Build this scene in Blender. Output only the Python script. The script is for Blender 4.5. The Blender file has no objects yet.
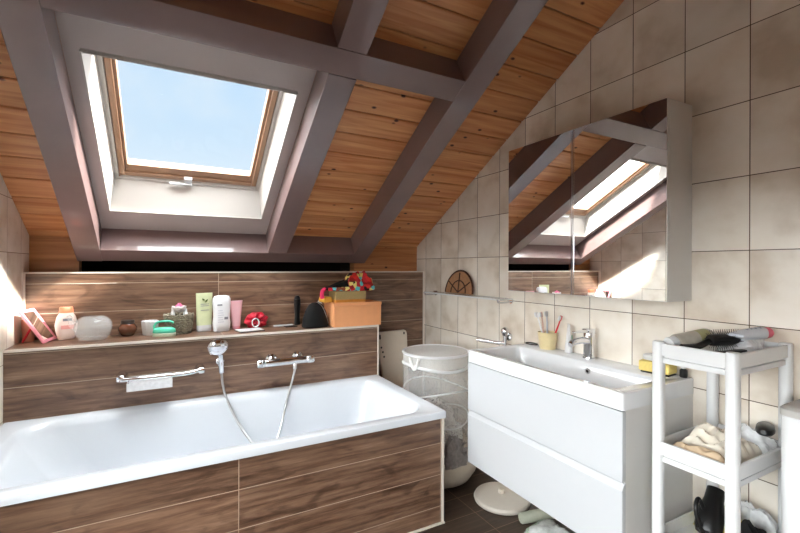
import bpy, bmesh, math, random
from mathutils import Vector, Matrix, noise
random.seed(7)
PI = math.pi
scene = bpy.context.scene
C = scene.collection

# ------------------------------------------------------------------ camera
cam_d = bpy.data.cameras.new('camera'); cam = bpy.data.objects.new('camera', cam_d); C.objects.link(cam)
cam_d.sensor_width = 36; cam_d.lens = 424.6 / 800 * 36; cam_d.clip_start = 0.02
cam.matrix_world = (Matrix.Translation((0, 0, 1.235)) @ Matrix.Rotation(-0.4945, 4, 'Z')
                    @ Matrix.Rotation(PI / 2, 4, 'X') @ Matrix.Rotation(0.0036, 4, 'Z'))
scene.camera = cam
# ------------------------------------------------------------------ world: hazy sky, bright overhead
SUN_DIR = Vector((-1.0, 0.40, -1.0)).normalized()
world = bpy.data.worlds.new('sky'); scene.world = world; world.use_nodes = True
def build_world():
    nt = world.node_tree; N = nt.nodes; L = nt.links; N.clear()
    out = N.new('ShaderNodeOutputWorld'); bg = N.new('ShaderNodeBackground'); L.new(bg.outputs[0], out.inputs[0])
    tc = N.new('ShaderNodeTexCoord'); sep = N.new('ShaderNodeSeparateXYZ'); L.new(tc.outputs['Generated'], sep.inputs[0])
    def mr(src, a, b, c, d):
        m = N.new('ShaderNodeMapRange'); m.interpolation_type = 'SMOOTHSTEP'
        L.new(src, m.inputs[0])
        for i, v in enumerate((a, b, c, d)): m.inputs[i + 1].default_value = v
        return m.outputs[0]
    def mix(f, a, b):
        m = N.new('ShaderNodeMix'); m.data_type = 'RGBA'; L.new(f, m.inputs[0])
        for i, v in ((6, a), (7, b)):
            if isinstance(v, tuple): m.inputs[i].default_value = v
            else: L.new(v, m.inputs[i])
        return m.outputs[2]
    nz = N.new('ShaderNodeTexNoise'); nz.inputs['Scale'].default_value = 2.2; nz.inputs['Detail'].default_value = 5
    L.new(tc.outputs['Generated'], nz.inputs['Vector'])
    cloud = mr(nz.outputs[0], .42, .62, 0, .85)
    blue = mix(mr(sep.outputs[2], .0, .38, 0, 1), (.295, .315, .33, 1), (.19, .25, .32, 1))
    low = mix(cloud, blue, (.29, .30, .305, 1))
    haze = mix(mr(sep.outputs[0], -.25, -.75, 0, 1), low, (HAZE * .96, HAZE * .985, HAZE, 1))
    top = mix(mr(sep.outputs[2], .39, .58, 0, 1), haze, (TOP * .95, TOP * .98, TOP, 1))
    ground = mix(mr(sep.outputs[2], -.02, .02, 0, 1), (.04, .04, .035, 1), top)
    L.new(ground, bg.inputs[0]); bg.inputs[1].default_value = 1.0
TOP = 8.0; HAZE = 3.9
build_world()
sun_d = bpy.data.lights.new('sun', 'SUN'); sun_d.energy = 9; sun_d.angle = math.radians(5); sun_d.color = (1, .95, .88)
sun = bpy.data.objects.new('sun', sun_d); C.objects.link(sun)
sun.rotation_euler = SUN_DIR.to_track_quat('-Z', 'Y').to_euler()
vs = scene.view_settings
vs.view_transform = 'Standard'; vs.look = 'None'; vs.exposure = 1.7; vs.gamma = 1.0; vs.use_curve_mapping = False

# ------------------------------------------------------------------ helpers
def lin(c, a=1.0):
    def f(v):
        v /= 255.0
        return v / 12.92 if v <= .04045 else ((v + .055) / 1.055) ** 2.4
    return (f(c[0]), f(c[1]), f(c[2]), a)

def newmat(name):
    m = bpy.data.materials.new(name); m.use_nodes = True
    return m, m.node_tree.nodes, m.node_tree.links, m.node_tree.nodes['Principled BSDF']

def mixc(N, L, fac, a, b, mode='MIX'):
    m = N.new('ShaderNodeMix'); m.data_type = 'RGBA'; m.blend_type = mode
    for s, v in ((m.inputs[0], fac), (m.inputs[6], a), (m.inputs[7], b)):
        if isinstance(v, (int, float, tuple)): s.default_value = v
        else: L.new(v, s)
    return m.outputs[2]

def ramp(N, L, src, stops):
    r = N.new('ShaderNodeValToRGB'); L.new(src, r.inputs[0])
    e = r.color_ramp.elements
    while len(e) < len(stops): e.new(.5)
    for i, (p, c) in enumerate(stops): e[i].position = p; e[i].color = c
    return r.outputs[0]

def math_n(N, L, op, a, b=None, c=None):
    m = N.new('ShaderNodeMath'); m.operation = op
    for i, v in enumerate((a, b, c)):
        if v is None: continue
        if isinstance(v, (int, float)): m.inputs[i].default_value = v
        else: L.new(v, m.inputs[i])
    return m.outputs[0]

def plain(name, rgb, rough=.5, metal=0, var=.06, scale=30, coat=0, bump=0, trans=0, ior=1.45, sheen=0, alpha=1, sss=0):
    m, N, L, B = newmat(name)
    tc = N.new('ShaderNodeTexCoord'); nz = N.new('ShaderNodeTexNoise'); nz.inputs['Scale'].default_value = scale
    nz.inputs['Detail'].default_value = 4
    L.new(tc.outputs['Object'], nz.inputs['Vector'])
    c = lin(rgb); d = tuple(v * (1 - var * 2) for v in c[:3]) + (1,)
    L.new(mixc(N, L, nz.outputs[0], c, d), B.inputs['Base Color'])
    B.inputs['Roughness'].default_value = rough; B.inputs['Metallic'].default_value = metal
    B.inputs['Coat Weight'].default_value = coat; B.inputs['Transmission Weight'].default_value = trans
    B.inputs['IOR'].default_value = ior; B.inputs['Alpha'].default_value = alpha
    B.inputs['Sheen Weight'].default_value = sheen
    if bump:
        bp = N.new('ShaderNodeBump'); bp.inputs['Strength'].default_value = bump; bp.inputs['Distance'].default_value = .004
        L.new(nz.outputs[0], bp.inputs['Height']); L.new(bp.outputs[0], B.inputs['Normal'])
    return m

def see_through(name, rgb, amount, rough=.1, scale=60):
    """thin clear film or mesh: part transparent, part glossy/diffuse"""
    m, N, L, B = newmat(name)
    B.inputs['Base Color'].default_value = lin(rgb); B.inputs['Roughness'].default_value = rough
    t = N.new('ShaderNodeBsdfTransparent'); mx = N.new('ShaderNodeMixShader')
    tc = N.new('ShaderNodeTexCoord'); nz = N.new('ShaderNodeTexNoise'); nz.inputs['Scale'].default_value = scale
    L.new(tc.outputs['Object'], nz.inputs['Vector'])
    f = math_n(N, L, 'MULTIPLY_ADD', nz.outputs[0], .3, amount - .15)
    L.new(f, mx.inputs[0]); L.new(t.outputs[0], mx.inputs[1]); L.new(B.outputs[0], mx.inputs[2])
    L.new(mx.outputs[0], N['Material Output'].inputs[0])
    return m

def tile_mat(name, axis_u, axis_v, u0, w, v0, h, kind, grout_rgb, gw=.003):
    """tiles laid from (u0, v0); kind 'wood' planks or 'stone' wall tiles"""
    m, N, L, B = newmat(name)
    tc = N.new('ShaderNodeTexCoord'); sp = N.new('ShaderNodeSeparateXYZ'); L.new(tc.outputs['Object'], sp.inputs[0])
    U, V = sp.outputs[axis_u], sp.outputs[axis_v]
    uu = math_n(N, L, 'DIVIDE', math_n(N, L, 'SUBTRACT', U, u0), w)
    vv = math_n(N, L, 'DIVIDE', math_n(N, L, 'SUBTRACT', V, v0), h)
    iu = math_n(N, L, 'FLOOR', uu); iv = math_n(N, L, 'FLOOR', vv)
    fu = math_n(N, L, 'ABSOLUTE', math_n(N, L, 'SUBTRACT', math_n(N, L, 'FRACT', math_n(N, L, 'ADD', uu, .5)), .5))
    fv = math_n(N, L, 'ABSOLUTE', math_n(N, L, 'SUBTRACT', math_n(N, L, 'FRACT', math_n(N, L, 'ADD', vv, .5)), .5))
    du = math_n(N, L, 'MULTIPLY', fu, w); dv = math_n(N, L, 'MULTIPLY', fv, h)
    dist = math_n(N, L, 'MINIMUM', du, dv)
    g = math_n(N, L, 'LESS_THAN', dist, gw / 2)
    cb = N.new('ShaderNodeCombineXYZ'); L.new(iu, cb.inputs[0]); L.new(iv, cb.inputs[1])
    wn = N.new('ShaderNodeTexWhiteNoise'); L.new(cb.outputs[0], wn.inputs[0])
    rnd = wn.outputs[0]
    cv = N.new('ShaderNodeCombineXYZ')
    if kind == 'wood':
        L.new(math_n(N, L, 'MULTIPLY', U, 1.8), cv.inputs[0]); L.new(math_n(N, L, 'MULTIPLY', V, 26), cv.inputs[1])
        L.new(math_n(N, L, 'MULTIPLY', rnd, 37), cv.inputs[2])
        n1 = N.new('ShaderNodeTexNoise'); n1.inputs['Scale'].default_value = 1.6; n1.inputs['Detail'].default_value = 8; n1.inputs['Roughness'].default_value = .68; n1.inputs['Distortion'].default_value = .25
        L.new(cv.outputs[0], n1.inputs['Vector'])
        c2 = N.new('ShaderNodeCombineXYZ'); L.new(math_n(N, L, 'MULTIPLY', U, 3.5), c2.inputs[0]); L.new(math_n(N, L, 'MULTIPLY', V, 9), c2.inputs[1]); L.new(math_n(N, L, 'MULTIPLY', rnd, 91), c2.inputs[2])
        n2 = N.new('ShaderNodeTexNoise'); n2.inputs['Scale'].default_value = 1.5; n2.inputs['Detail'].default_value = 4; n2.inputs['Distortion'].default_value = 1.4
        L.new(c2.outputs[0], n2.inputs['Vector'])
        base = ramp(N, L, n1.outputs[0], [(.26, lin((68, 45, 33))), (.42, lin((106, 76, 58))), (.60, lin((138, 107, 86))), (.82, lin((172, 144, 124)))])
        knots = ramp(N, L, n2.outputs[0], [(.30, (.42, .37, .34, 1)), (.46, (1, 1, 1, 1))])
        col = mixc(N, L, .7, base, knots, 'MULTIPLY')
        hs = N.new('ShaderNodeHueSaturation'); L.new(col, hs.inputs['Color'])
        L.new(math_n(N, L, 'MULTIPLY_ADD', rnd, .35, .78), hs.inputs['Value']); col = hs.outputs[0]
        B.inputs['Roughness'].default_value = .34; B.inputs['Specular IOR Level'].default_value = .7
    else:
        L.new(U, cv.inputs[0]); L.new(V, cv.inputs[1]); L.new(math_n(N, L, 'MULTIPLY', rnd, 23), cv.inputs[2])
        n1 = N.new('ShaderNodeTexNoise'); n1.inputs['Scale'].default_value = 5; n1.inputs['Detail'].default_value = 6; n1.inputs['Roughness'].default_value = .5
        L.new(cv.outputs[0], n1.inputs['Vector'])
        base = ramp(N, L, n1.outputs[0], [(.30, lin((206, 190, 172))), (.5, lin((232, 222, 209))), (.72, lin((242, 235, 226)))])
        hs = N.new('ShaderNodeHueSaturation'); L.new(base, hs.inputs['Color'])
        L.new(math_n(N, L, 'MULTIPLY_ADD', rnd, .10, .93), hs.inputs['Value']); col = hs.outputs[0]
        B.inputs['Roughness'].default_value = .26
    L.new(mixc(N, L, g, col, lin(grout_rgb)), B.inputs['Base Color'])
    bp = N.new('ShaderNodeBump'); bp.inputs['Strength'].default_value = .5; bp.inputs['Distance'].default_value = .002
    L.new(math_n(N, L, 'SUBTRACT', 1.0, g), bp.inputs['Height']); L.new(bp.outputs[0], B.inputs['Normal'])
    return m

def pine_mat(name, off, w, vec, dark, light):
    """varnished pine, grain along X; board id from the distance along vec"""
    m, N, L, B = newmat(name)
    tc = N.new('ShaderNodeTexCoord'); dt = N.new('ShaderNodeVectorMath'); dt.operation = 'DOT_PRODUCT'
    L.new(tc.outputs['Object'], dt.inputs[0]); dt.inputs[1].default_value = vec
    s = dt.outputs['Value']
    rnd_n = N.new('ShaderNodeTexWhiteNoise'); rnd_n.noise_dimensions = '1D'
    L.new(math_n(N, L, 'FLOOR', math_n(N, L, 'DIVIDE', math_n(N, L, 'SUBTRACT', s, off), w)), rnd_n.inputs['W'])
    rnd = rnd_n.outputs[0]
    sp = N.new('ShaderNodeSeparateXYZ'); L.new(tc.outputs['Object'], sp.inputs[0])
    cv = N.new('ShaderNodeCombineXYZ'); L.new(math_n(N, L, 'MULTIPLY', sp.outputs[0], 1.2), cv.inputs[0]); L.new(math_n(N, L, 'MULTIPLY', s, 22), cv.inputs[1]); L.new(math_n(N, L, 'MULTIPLY', rnd, 50), cv.inputs[2])
    n1 = N.new('ShaderNodeTexNoise'); n1.inputs['Scale'].default_value = 1.5; n1.inputs['Detail'].default_value = 5; n1.inputs['Distortion'].default_value = .7
    L.new(cv.outputs[0], n1.inputs['Vector'])
    col = ramp(N, L, n1.outputs[0], [(.3, lin(dark)), (.7, lin(light))])
    ck = N.new('ShaderNodeCombineXYZ'); L.new(math_n(N, L, 'MULTIPLY', sp.outputs[0], 9), ck.inputs[0]); L.new(math_n(N, L, 'MULTIPLY', s, 15), ck.inputs[1]); L.new(math_n(N, L, 'MULTIPLY', rnd, 31), ck.inputs[2])
    vo = N.new('ShaderNodeTexVoronoi'); vo.inputs['Scale'].default_value = .9; L.new(ck.outputs[0], vo.inputs['Vector'])
    kn = ramp(N, L, vo.outputs['Distance'], [(.07, lin((84, 40, 18))), (.13, (1, 1, 1, 1))])
    col = mixc(N, L, 1.0, col, kn, 'MULTIPLY')
    hs = N.new('ShaderNodeHueSaturation'); L.new(col, hs.inputs['Color']); L.new(math_n(N, L, 'MULTIPLY_ADD', rnd, .2, .88), hs.inputs['Value'])
    L.new(hs.outputs[0], B.inputs['Base Color']); B.inputs['Roughness'].default_value = .38
    return m

def nobj(name, data, parent=None):
    o = bpy.data.objects.new(name, data); C.objects.link(o)
    if parent: o.parent = parent
    return o
def build(name, bm, mat, parent=None, smooth=False, bevel=0, seg=2):
    bmesh.ops.recalc_face_normals(bm, faces=bm.faces[:])
    me = bpy.data.meshes.new(name); bm.to_mesh(me); bm.free()
    me.materials.append(mat)
    if smooth:
        for p in me.polygons: p.use_smooth = True
        try: me.set_sharp_from_angle(angle=math.radians(40))
        except Exception: pass
    o = nobj(name, me, parent)
    if bevel:
        b = o.modifiers.new('bevel', 'BEVEL'); b.width = bevel; b.segments = seg; b.limit_method = 'ANGLE'; b.angle_limit = math.radians(40)
        if not smooth:
            for p in me.polygons: p.use_smooth = True
            w = o.modifiers.new('normals', 'WEIGHTED_NORMAL'); w.keep_sharp = True
    return o
def thing(name, label, cat, loc=(0, 0, 0), rz=0, group=None):
    o = nobj(name, None); o.location = loc; o.rotation_euler = (0, 0, rz); o.empty_display_size = .05
    o['label'] = label; o['category'] = cat
    if group: o['group'] = group
    return o
def tag(o, label, cat, group=None):
    o['label'] = label; o['category'] = cat
    if group: o['group'] = group
    return o
def struct(name, bm, mat, bevel=0, label=None):
    o = build(name, bm, mat, bevel=bevel); o['kind'] = 'structure'
    return o
def box(bm, x0, x1, y0, y1, z0, z1, M=None):
    vs_ = [bm.verts.new((x, y, z)) for x in (x0, x1) for y in (y0, y1) for z in (z0, z1)]
    if M is not None:
        for v in vs_: v.co = M @ v.co
    for f in ((0, 1, 3, 2), (4, 6, 7, 5), (0, 4, 5, 1), (2, 3, 7, 6), (0, 2, 6, 4), (1, 5, 7, 3)):
        bm.faces.new([vs_[i] for i in f])
    return bm
def B1(*a, **k): return box(bmesh.new(), *a, **k)
def hexa(bm, pts):
    vs_ = [bm.verts.new(p) for p in pts]
    for f in ((0, 1, 3, 2), (4, 6, 7, 5), (0, 4, 5, 1), (2, 3, 7, 6), (0, 2, 6, 4), (1, 5, 7, 3)):
        bm.faces.new([vs_[i] for i in f])
    return bm
def lathe(bm, prof, seg=32, M=None, sx=1, sy=1):
    rings = []
    for r, z in prof:
        if r < 1e-5: ring = [bm.verts.new((0, 0, z))]
        else: ring = [bm.verts.new((r * sx * math.cos(2 * PI * i / seg), r * sy * math.sin(2 * PI * i / seg), z)) for i in range(seg)]
        rings.append(ring)
    for a, b in zip(rings, rings[1:]):
        for i in range(seg):
            j = (i + 1) % seg
            if len(a) == 1 and len(b) == 1: continue
            if len(a) == 1: bm.faces.new((a[0], b[i], b[j]))
            elif len(b) == 1: bm.faces.new((a[i], a[j], b[0]))
            else: bm.faces.new((a[i], a[j], b[j], b[i]))
    if M is not None:
        for ring in rings:
            for v in ring: v.co = M @ v.co
    return bm
def smooth_path(pts, n=6):
    P = [Vector(p) for p in pts]
    if len(P) < 3: return P
    out = []
    for i in range(len(P) - 1):
        p0 = P[max(i - 1, 0)]; p1 = P[i]; p2 = P[i + 1]; p3 = P[min(i + 2, len(P) - 1)]
        for k in range(n):
            t = k / n
            out.append(.5 * ((2 * p1) + (p2 - p0) * t + (2 * p0 - 5 * p1 + 4 * p2 - p3) * t * t + (3 * p1 - p0 - 3 * p2 + p3) * t ** 3))
    out.append(P[-1]); return out
def tube(bm, pts, r, seg=10, smooth=True, closed=False, n=6):
    P = smooth_path(pts, n) if smooth else [Vector(p) for p in pts]
    rr = r if isinstance(r, (list, tuple)) else None
    up = Vector((0, 0, 1)); rings = []
    prev = None
    for i, p in enumerate(P):
        t = (P[min(i + 1, len(P) - 1)] - P[max(i - 1, 0)])
        if closed: t = P[(i + 1) % len(P)] - P[i - 1]
        t = t.normalized() if t.length > 1e-9 else Vector((0, 0, 1))
        if prev is None:
            a = t.cross(up)
            if a.length < .1: a = t.cross(Vector((1, 0, 0)))
        else: a = prev - t * prev.dot(t)
        a.normalize(); b = t.cross(a); prev = a
        R = r if rr is None else rr[0] + (rr[1] - rr[0]) * i / (len(P) - 1)
        rings.append([bm.verts.new(p + a * R * math.cos(2 * PI * k / seg) + b * R * math.sin(2 * PI * k / seg)) for k in range(seg)])
    m = len(rings)
    for i in range(m if closed else m - 1):
        A, Bq = rings[i], rings[(i + 1) % m]
        for k in range(seg): bm.faces.new((A[k], A[(k + 1) % seg], Bq[(k + 1) % seg], Bq[k]))
    if not closed:
        bm.faces.new(rings[0][::-1]); bm.faces.new(rings[-1])
    return bm
def rrect(x0, x1, y0, y1, r, n=8):
    pts = []
    for cx, cy, a0 in ((x1 - r, y1 - r, 0), (x0 + r, y1 - r, 90), (x0 + r, y0 + r, 180), (x1 - r, y0 + r, 270)):
        for k in range(n + 1):
            a = math.radians(a0 + 90 * k / n); pts.append((cx + r * math.cos(a), cy + r * math.sin(a)))
    return pts
def loops(bm, levels, cap0=False, cap1=False, closed=False, M=None):
    rings = [[bm.verts.new((x, y, z)) for x, y in pts] for pts, z in levels]
    k = len(rings[0]); m = len(rings)
    for i in range(m if closed else m - 1):
        A, Bq = rings[i], rings[(i + 1) % m]
        for j in range(k): bm.faces.new((A[j], A[(j + 1) % k], Bq[(j + 1) % k], Bq[j]))
    if cap0: bm.faces.new(rings[0][::-1])
    if cap1: bm.faces.new(rings[-1])
    if M is not None:
        for rg in rings:
            for v in rg: v.co = M @ v.co
    return bm
def prism(bm, poly, a, b, f):
    A = [bm.verts.new(f(u, v, a)) for u, v in poly]; Bq = [bm.verts.new(f(u, v, b)) for u, v in poly]
    n = len(poly)
    for i in range(n): bm.faces.new((A[i], A[(i + 1) % n], Bq[(i + 1) % n], Bq[i]))
    bm.faces.new(A[::-1]); bm.faces.new(Bq)
    return bm
def crumple(bm, sx, sy, sz, seed, amp=.25, freq=9, seg=36, rings_=20, M=None, flat=.0):
    """a heap of crumpled cloth or film resting on z = 0"""
    off = Vector((seed * 3.1, seed * 1.7, seed * .9)); R = []
    for i in range(rings_ + 1):
        th = PI * i / rings_; ring = []
        for j in range(seg):
            ph = 2 * PI * j / seg
            d = Vector((math.sin(th) * math.cos(ph), math.sin(th) * math.sin(ph), math.cos(th)))
            q = Vector((d.x * sx, d.y * sy, d.z * sz)) * freq + off
            nn_ = 1 - abs(noise.noise(q)) * 2.2 + .5 * noise.noise(q * 2.3)
            s = 1 + amp * (nn_ - .6)
            sq = 1 + .18 * math.cos(4 * ph) * (-1)
            p = Vector((d.x * sx * s * sq, d.y * sy * s * sq, max(d.z, -.02) * sz * s))
            ring.append(bm.verts.new(p if M is None else M @ p))
        R.append(ring)
    for A, Bq in zip(R, R[1:]):
        for k in range(seg): bm.faces.new((A[k], A[(k + 1) % seg], Bq[(k + 1) % seg], Bq[k]))
    bmesh.ops.remove_doubles(bm, verts=bm.verts[:], dist=1e-5)
    return bm
def T(x=0, y=0, z=0, rx=0, ry=0, rz=0):
    return Matrix.Translation((x, y, z)) @ Matrix.Rotation(rz, 4, 'Z') @ Matrix.Rotation(ry, 4, 'Y') @ Matrix.Rotation(rx, 4, 'X')
def copy_tree(o, parent=None):
    c = o.copy(); C.objects.link(c); c.parent = parent
    for ch in list(o.children): copy_tree(ch, c)
    return c
# slope coordinates: u up the roof from the knee wall, D perpendicular below the boards
KC, KS = .8688, .4952
def S(X, u, D): return Vector((X, 2.876 - KC * u - KS * D, 1.388 + KS * u - KC * D))
def sbox(bm, x0, x1, u0, u1, d0, d1):
    return hexa(bm, [S(x, u, d) for x in (x0, x1) for u in (u0, u1) for d in (d0, d1)])
def SB(*a): return sbox(bmesh.new(), *a)

# ------------------------------------------------------------------ materials
XL, XR = -.653, 1.70
YB = 2.767          # tiled knee wall
YW = 2.874          # boarded wall above it
m_tileR = tile_mat('cream_wall_tile_right', 'Y', 'Z', .694, .2045, .0405, .2506, 'stone', (92, 74, 60))
m_tileL = tile_mat('cream_wall_tile_left', 'Y', 'Z', .694, .2045, .0405, .2506, 'stone', (150, 135, 120))
m_tileRear = tile_mat('cream_wall_tile_rear', 'X', 'Z', 0, .2045, .0405, .2506, 'stone', (92, 74, 60))
m_woodF = tile_mat('wood_look_tile_apron', 'X', 'Z', .229, .918, -.0695, .1515, 'wood', (176, 152, 132))
m_woodS = tile_mat('wood_look_tile_splash', 'X', 'Z', -.689, 1.87, .535, .1515, 'wood', (186, 168, 150))
m_woodB = tile_mat('wood_look_tile_knee', 'X', 'Z', .252, 1.87, .0745, .1522, 'wood', (186, 168, 150))
m_woodT = tile_mat('wood_look_tile_top', 'X', 'Y', .252, .918, 2.40, .60, 'wood', (186, 168, 150))
m_woodX = tile_mat('wood_look_tile_end', 'Y', 'Z', 1.0, .918, .0825, .1515, 'wood', (176, 152, 132))
m_floor = tile_mat('dark_wood_look_floor_tile', 'X', 'Y', 1.35, .918, 1.547, .151, 'wood', (140, 112, 92))
_hs = [n for n in m_floor.node_tree.nodes if n.type == 'HUE_SAT'][0]
for l in list(m_floor.node_tree.links):
    if l.to_node == _hs and l.to_socket.name == 'Value': m_floor.node_tree.links.remove(l)
_hs.inputs['Value'].default_value = .24
m_woodRear = tile_mat('wood_look_tile_rear', 'X', 'Z', .25, .918, 0, .1515, 'wood', (90, 76, 64))
m_pine = pine_mat('varnished_pine', .0, .139, (0, -KC, KS), (192, 114, 62), (230, 170, 116))
_off = Vector((0, -KC, KS)).dot(S(0, .054, 0)) 
for n in m_pine.node_tree.nodes:
    if n.type == 'MATH' and n.operation == 'SUBTRACT' and n.inputs[1].default_value == 0.0: n.inputs[1].default_value = _off % .139
m_pineV = pine_mat('varnished_pine_wall', .0, .125, (0, 0, 1), (160, 96, 54), (200, 138, 88))
m_beam = plain('brown_grey_painted_beam', (130, 107, 105), .28, var=.12, scale=7, bump=.03, coat=.6)
m_casing = plain('grey_brown_painted_casing', (186, 174, 171), .36, var=.08, scale=6)
m_lining = plain('white_painted_lining', (186, 180, 175), .35, var=.04, scale=8)
m_sash = plain('lacquered_pine_sash', (164, 128, 102), .3, var=.12, scale=12)
m_white = plain('white_gloss_lacquer', (196, 198, 202), .16, var=.01, coat=.3)
m_body = plain('white_matt_carcass', (214, 212, 210), .35, var=.02)
m_ceramic = plain('white_glazed_ceramic', (230, 231, 234), .08, var=.01, coat=.6)
m_acryl = plain('white_bath_acrylic', (216, 220, 226), .12, var=.01, coat=.5)
m_plast = plain('white_satin_plastic', (218, 218, 219), .32, var=.02)
m_chrome = plain('polished_chrome', (225, 226, 230), .07, metal=1, var=.02)
m_steel = plain('brushed_steel', (190, 190, 192), .28, metal=1, var=.05)
m_trim = plain('pale_tile_trim', (222, 212, 200), .35, var=.03)
m_black = plain('black_plastic', (18, 17, 18), .35, var=.1)
m_blackcloth = plain('black_fabric', (13, 12, 13), .9, var=.2)
m_dark = plain('dark_gap', (24, 18, 15), .8)
m_mirror, _N, _L, _B = newmat('mirror_glass')
_B.inputs['Base Color'].default_value = (.93, .94, .94, 1); _B.inputs['Metallic'].default_value = 1; _B.inputs['Roughness'].default_value = .0
m_glass, _N, _L, _B = newmat('window_glass')
_t = _N.new('ShaderNodeBsdfTransparent'); _g = _N.new('ShaderNodeBsdfGlossy'); _g.inputs['Roughness'].default_value = 0
_t.inputs[0].default_value = (.97, .985, .98, 1)
_mx = _N.new('ShaderNodeMixShader'); _fr = _N.new('ShaderNodeFresnel'); _fr.inputs[0].default_value = 1.45
_L.new(math_n(_N, _L, 'MULTIPLY', _fr.outputs[0], .015), _mx.inputs[0]); _L.new(_t.outputs[0], _mx.inputs[1]); _L.new(_g.outputs[0], _mx.inputs[2]); _L.new(_mx.outputs[0], _N['Material Output'].inputs[0])
m_shelfglass = see_through('frosted_shelf_glass', (240, 243, 240), .75, .1)
m_cleargl = see_through('clear_bowl_glass', (235, 235, 235), .20, .03, 2)
m_film = see_through('clear_plastic_film', (245, 246, 248), .6, .12, 70)
m_mesh = see_through('white_mesh_fabric', (236, 234, 232), .26, .6, 180)

# ------------------------------------------------------------------ setting
struct('floor', B1(XL - .1, XR + .1, -1.9, 2.95, -.1, 0), m_floor)
side = [(-1.9, 0), (2.97, 0), (2.97, 1.35), (.15, 2.957), (-1.9, 1.8)]
struct('wall_right', prism(bmesh.new(), side, XR, XR + .1, lambda u, v, w: (w, u, v)), m_tileR)
bm = bmesh.new()                                          # left wall, open for the added fill window beside the camera
WY0, WY1, WZ0, WZ1 = -1.35, 1.45, .60, 1.62
def left_slab(poly): prism(bm, poly, XL, XL - .1, lambda u, v, w: (w, u, v))
left_slab([(-1.9, 0), (2.97, 0), (2.97, WZ0), (-1.9, WZ0)])
left_slab([(-1.9, WZ0), (WY0, WZ0), (WY0, WZ1), (WY0, 2.11), (-1.9, 1.8)])
left_slab([(WY1, WZ0), (2.97, WZ0), (2.97, 1.35), (WY1, 2.21)])
left_slab([(WY0, WZ1), (WY1, WZ1), (WY1, 2.21), (.15, 2.957), (WY0, 2.11)])
struct('wall_left', bm, m_tileL)
struct('wall_rear', B1(XL, XR, -1.9, -1.8, 0, 1.83), m_tileRear)
struct('wall_knee', B1(XL, XR, YB, YW, 0, 1.195), m_woodB)
bm = bmesh.new()
box(bm, XL, XR, YW, YW + .08, 0, 1.19); box(bm, XL, -.443, YW, YW + .08, 1.19, 1.40); box(bm, 1.17, XR, YW, YW + .08, 1.19, 1.40)
struct('wall_back', bm, m_pineV)
bm = bmesh.new()                                             # made-up recess behind the low trimmer, coloured dark to stand for shade
box(bm, -.50, 1.22, YW + .081, YW + .42, 1.12, 1.19); box(bm, -.50, 1.22, YW + .42, YW + .45, 1.12, 1.45); box(bm, -.52, -.50, YW + .081, YW + .42, 1.12, 1.45); box(bm, 1.22, 1.24, YW + .081, YW + .42, 1.12, 1.45); box(bm, -.52, 1.24, YW + .081, YW + .45, 1.33, 1.36)
struct('wall_shade_recess', bm, plain('painted_shade_dark', (34, 26, 22), .9))
# boarded slope: chamfered boards, open where the roof window sits
OX0, OX1, OU0, OU1 = -.331, .53, .09, 1.44
bm = bmesh.new()
def board(x0, x1, u0, u1):
    g = .0018; c = .004
    a = [bm.verts.new(S(x0, *q)) for q in ((u0 + g, -.02), (u0 + g, -c), (u0 + g + c, 0), (u1 - g - c, 0), (u1 - g, -c), (u1 - g, -.02))]
    b = [bm.verts.new(S(x1, *q)) for q in ((u0 + g, -.02), (u0 + g, -c), (u0 + g + c, 0), (u1 - g - c, 0), (u1 - g, -c), (u1 - g, -.02))]
    n = len(a)
    for i in range(n): bm.faces.new((a[i], a[(i + 1) % n], b[(i + 1) % n], b[i]))
    bm.faces.new(a[::-1]); bm.faces.new(b)
k = -1
while .054 + .139 * k < 3.1:
    u0 = .054 + .139 * k; u1 = u0 + .139
    if u1 > OU0 and u0 < OU1:
        board(XL, OX0 + .0, u0, u1); board(OX1, XR, u0, u1)
    else: board(XL, XR, u0, u1)
    k += 1
struct('ceiling', bm, m_pine)
bm = bmesh.new()
HX0, HX1, HU0, HU1 = -.305, .505, .24, 1.38
sbox(bm, XL - .1, HX0, -.12, 3.16, -.18, -.021); sbox(bm, HX1, XR + .1, -.12, 3.16, -.18, -.021)
sbox(bm, HX0, HX1, -.12, HU0, -.18, -.021); sbox(bm, HX0, HX1, HU1, 3.16, -.18, -.021)
m_roof = plain('roof_build_up', (70, 60, 52), .8)
struct('ceiling_roof_deck', bm, m_roof)
bm = bmesh.new()
hexa(bm, [Vector((x, y, z)) for x in (XL - .1, XR + .1) for y, z in ((.17, 2.93), (.17, 3.07), (-1.95, 1.80), (-1.95, 1.94))])
struct('ceiling_rear', bm, m_pineV)
# rafters and trimmers
BD = .14
beams = [('trim_1', (-.443, -.331, -.02, 3.05)), ('trim_2', (.53, .647, .10, 1.43)), ('trim_3', (1.11, 1.23, -.02, 3.05)),
         ('trim_4', (.53, .647, 1.54, 3.05)), ('trim_5', (-.331, 1.11, 1.43, 1.54)), ('trim_6', (-.331, 1.11, -.015, .10))]
for nm, (a, b, u0, u1) in beams:
    g = .0015 if nm in ('trim_2', 'trim_4') else 0
    struct(nm, SB(a, b, u0 + g, u1 - g, .0005, BD), m_beam, bevel=.003)
# pale strips at tile edges
struct('trim_7', B1(XL, 1.182, 2.478, 2.488, .846, .858), m_trim)
struct('trim_8', B1(1.176, 1.184, 2.480, 2.488, .53, .846), m_trim)
struct('trim_9', B1(XL, XR, YB - .004, YB + .004, 1.192, 1.200), m_trim)
struct('trim_10', B1(1.152, 1.162, 1.700, 1.708, 0, .505), m_trim)
struct('trim_11', B1(XR - .010, XR - .0005, YB - .006, YB - .0005, 0, 1.192), m_trim)
struct('trim_12', B1(XL + .0005, XL + .01, YB - .006, YB - .0005, .86, 1.192), m_trim)
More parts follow.
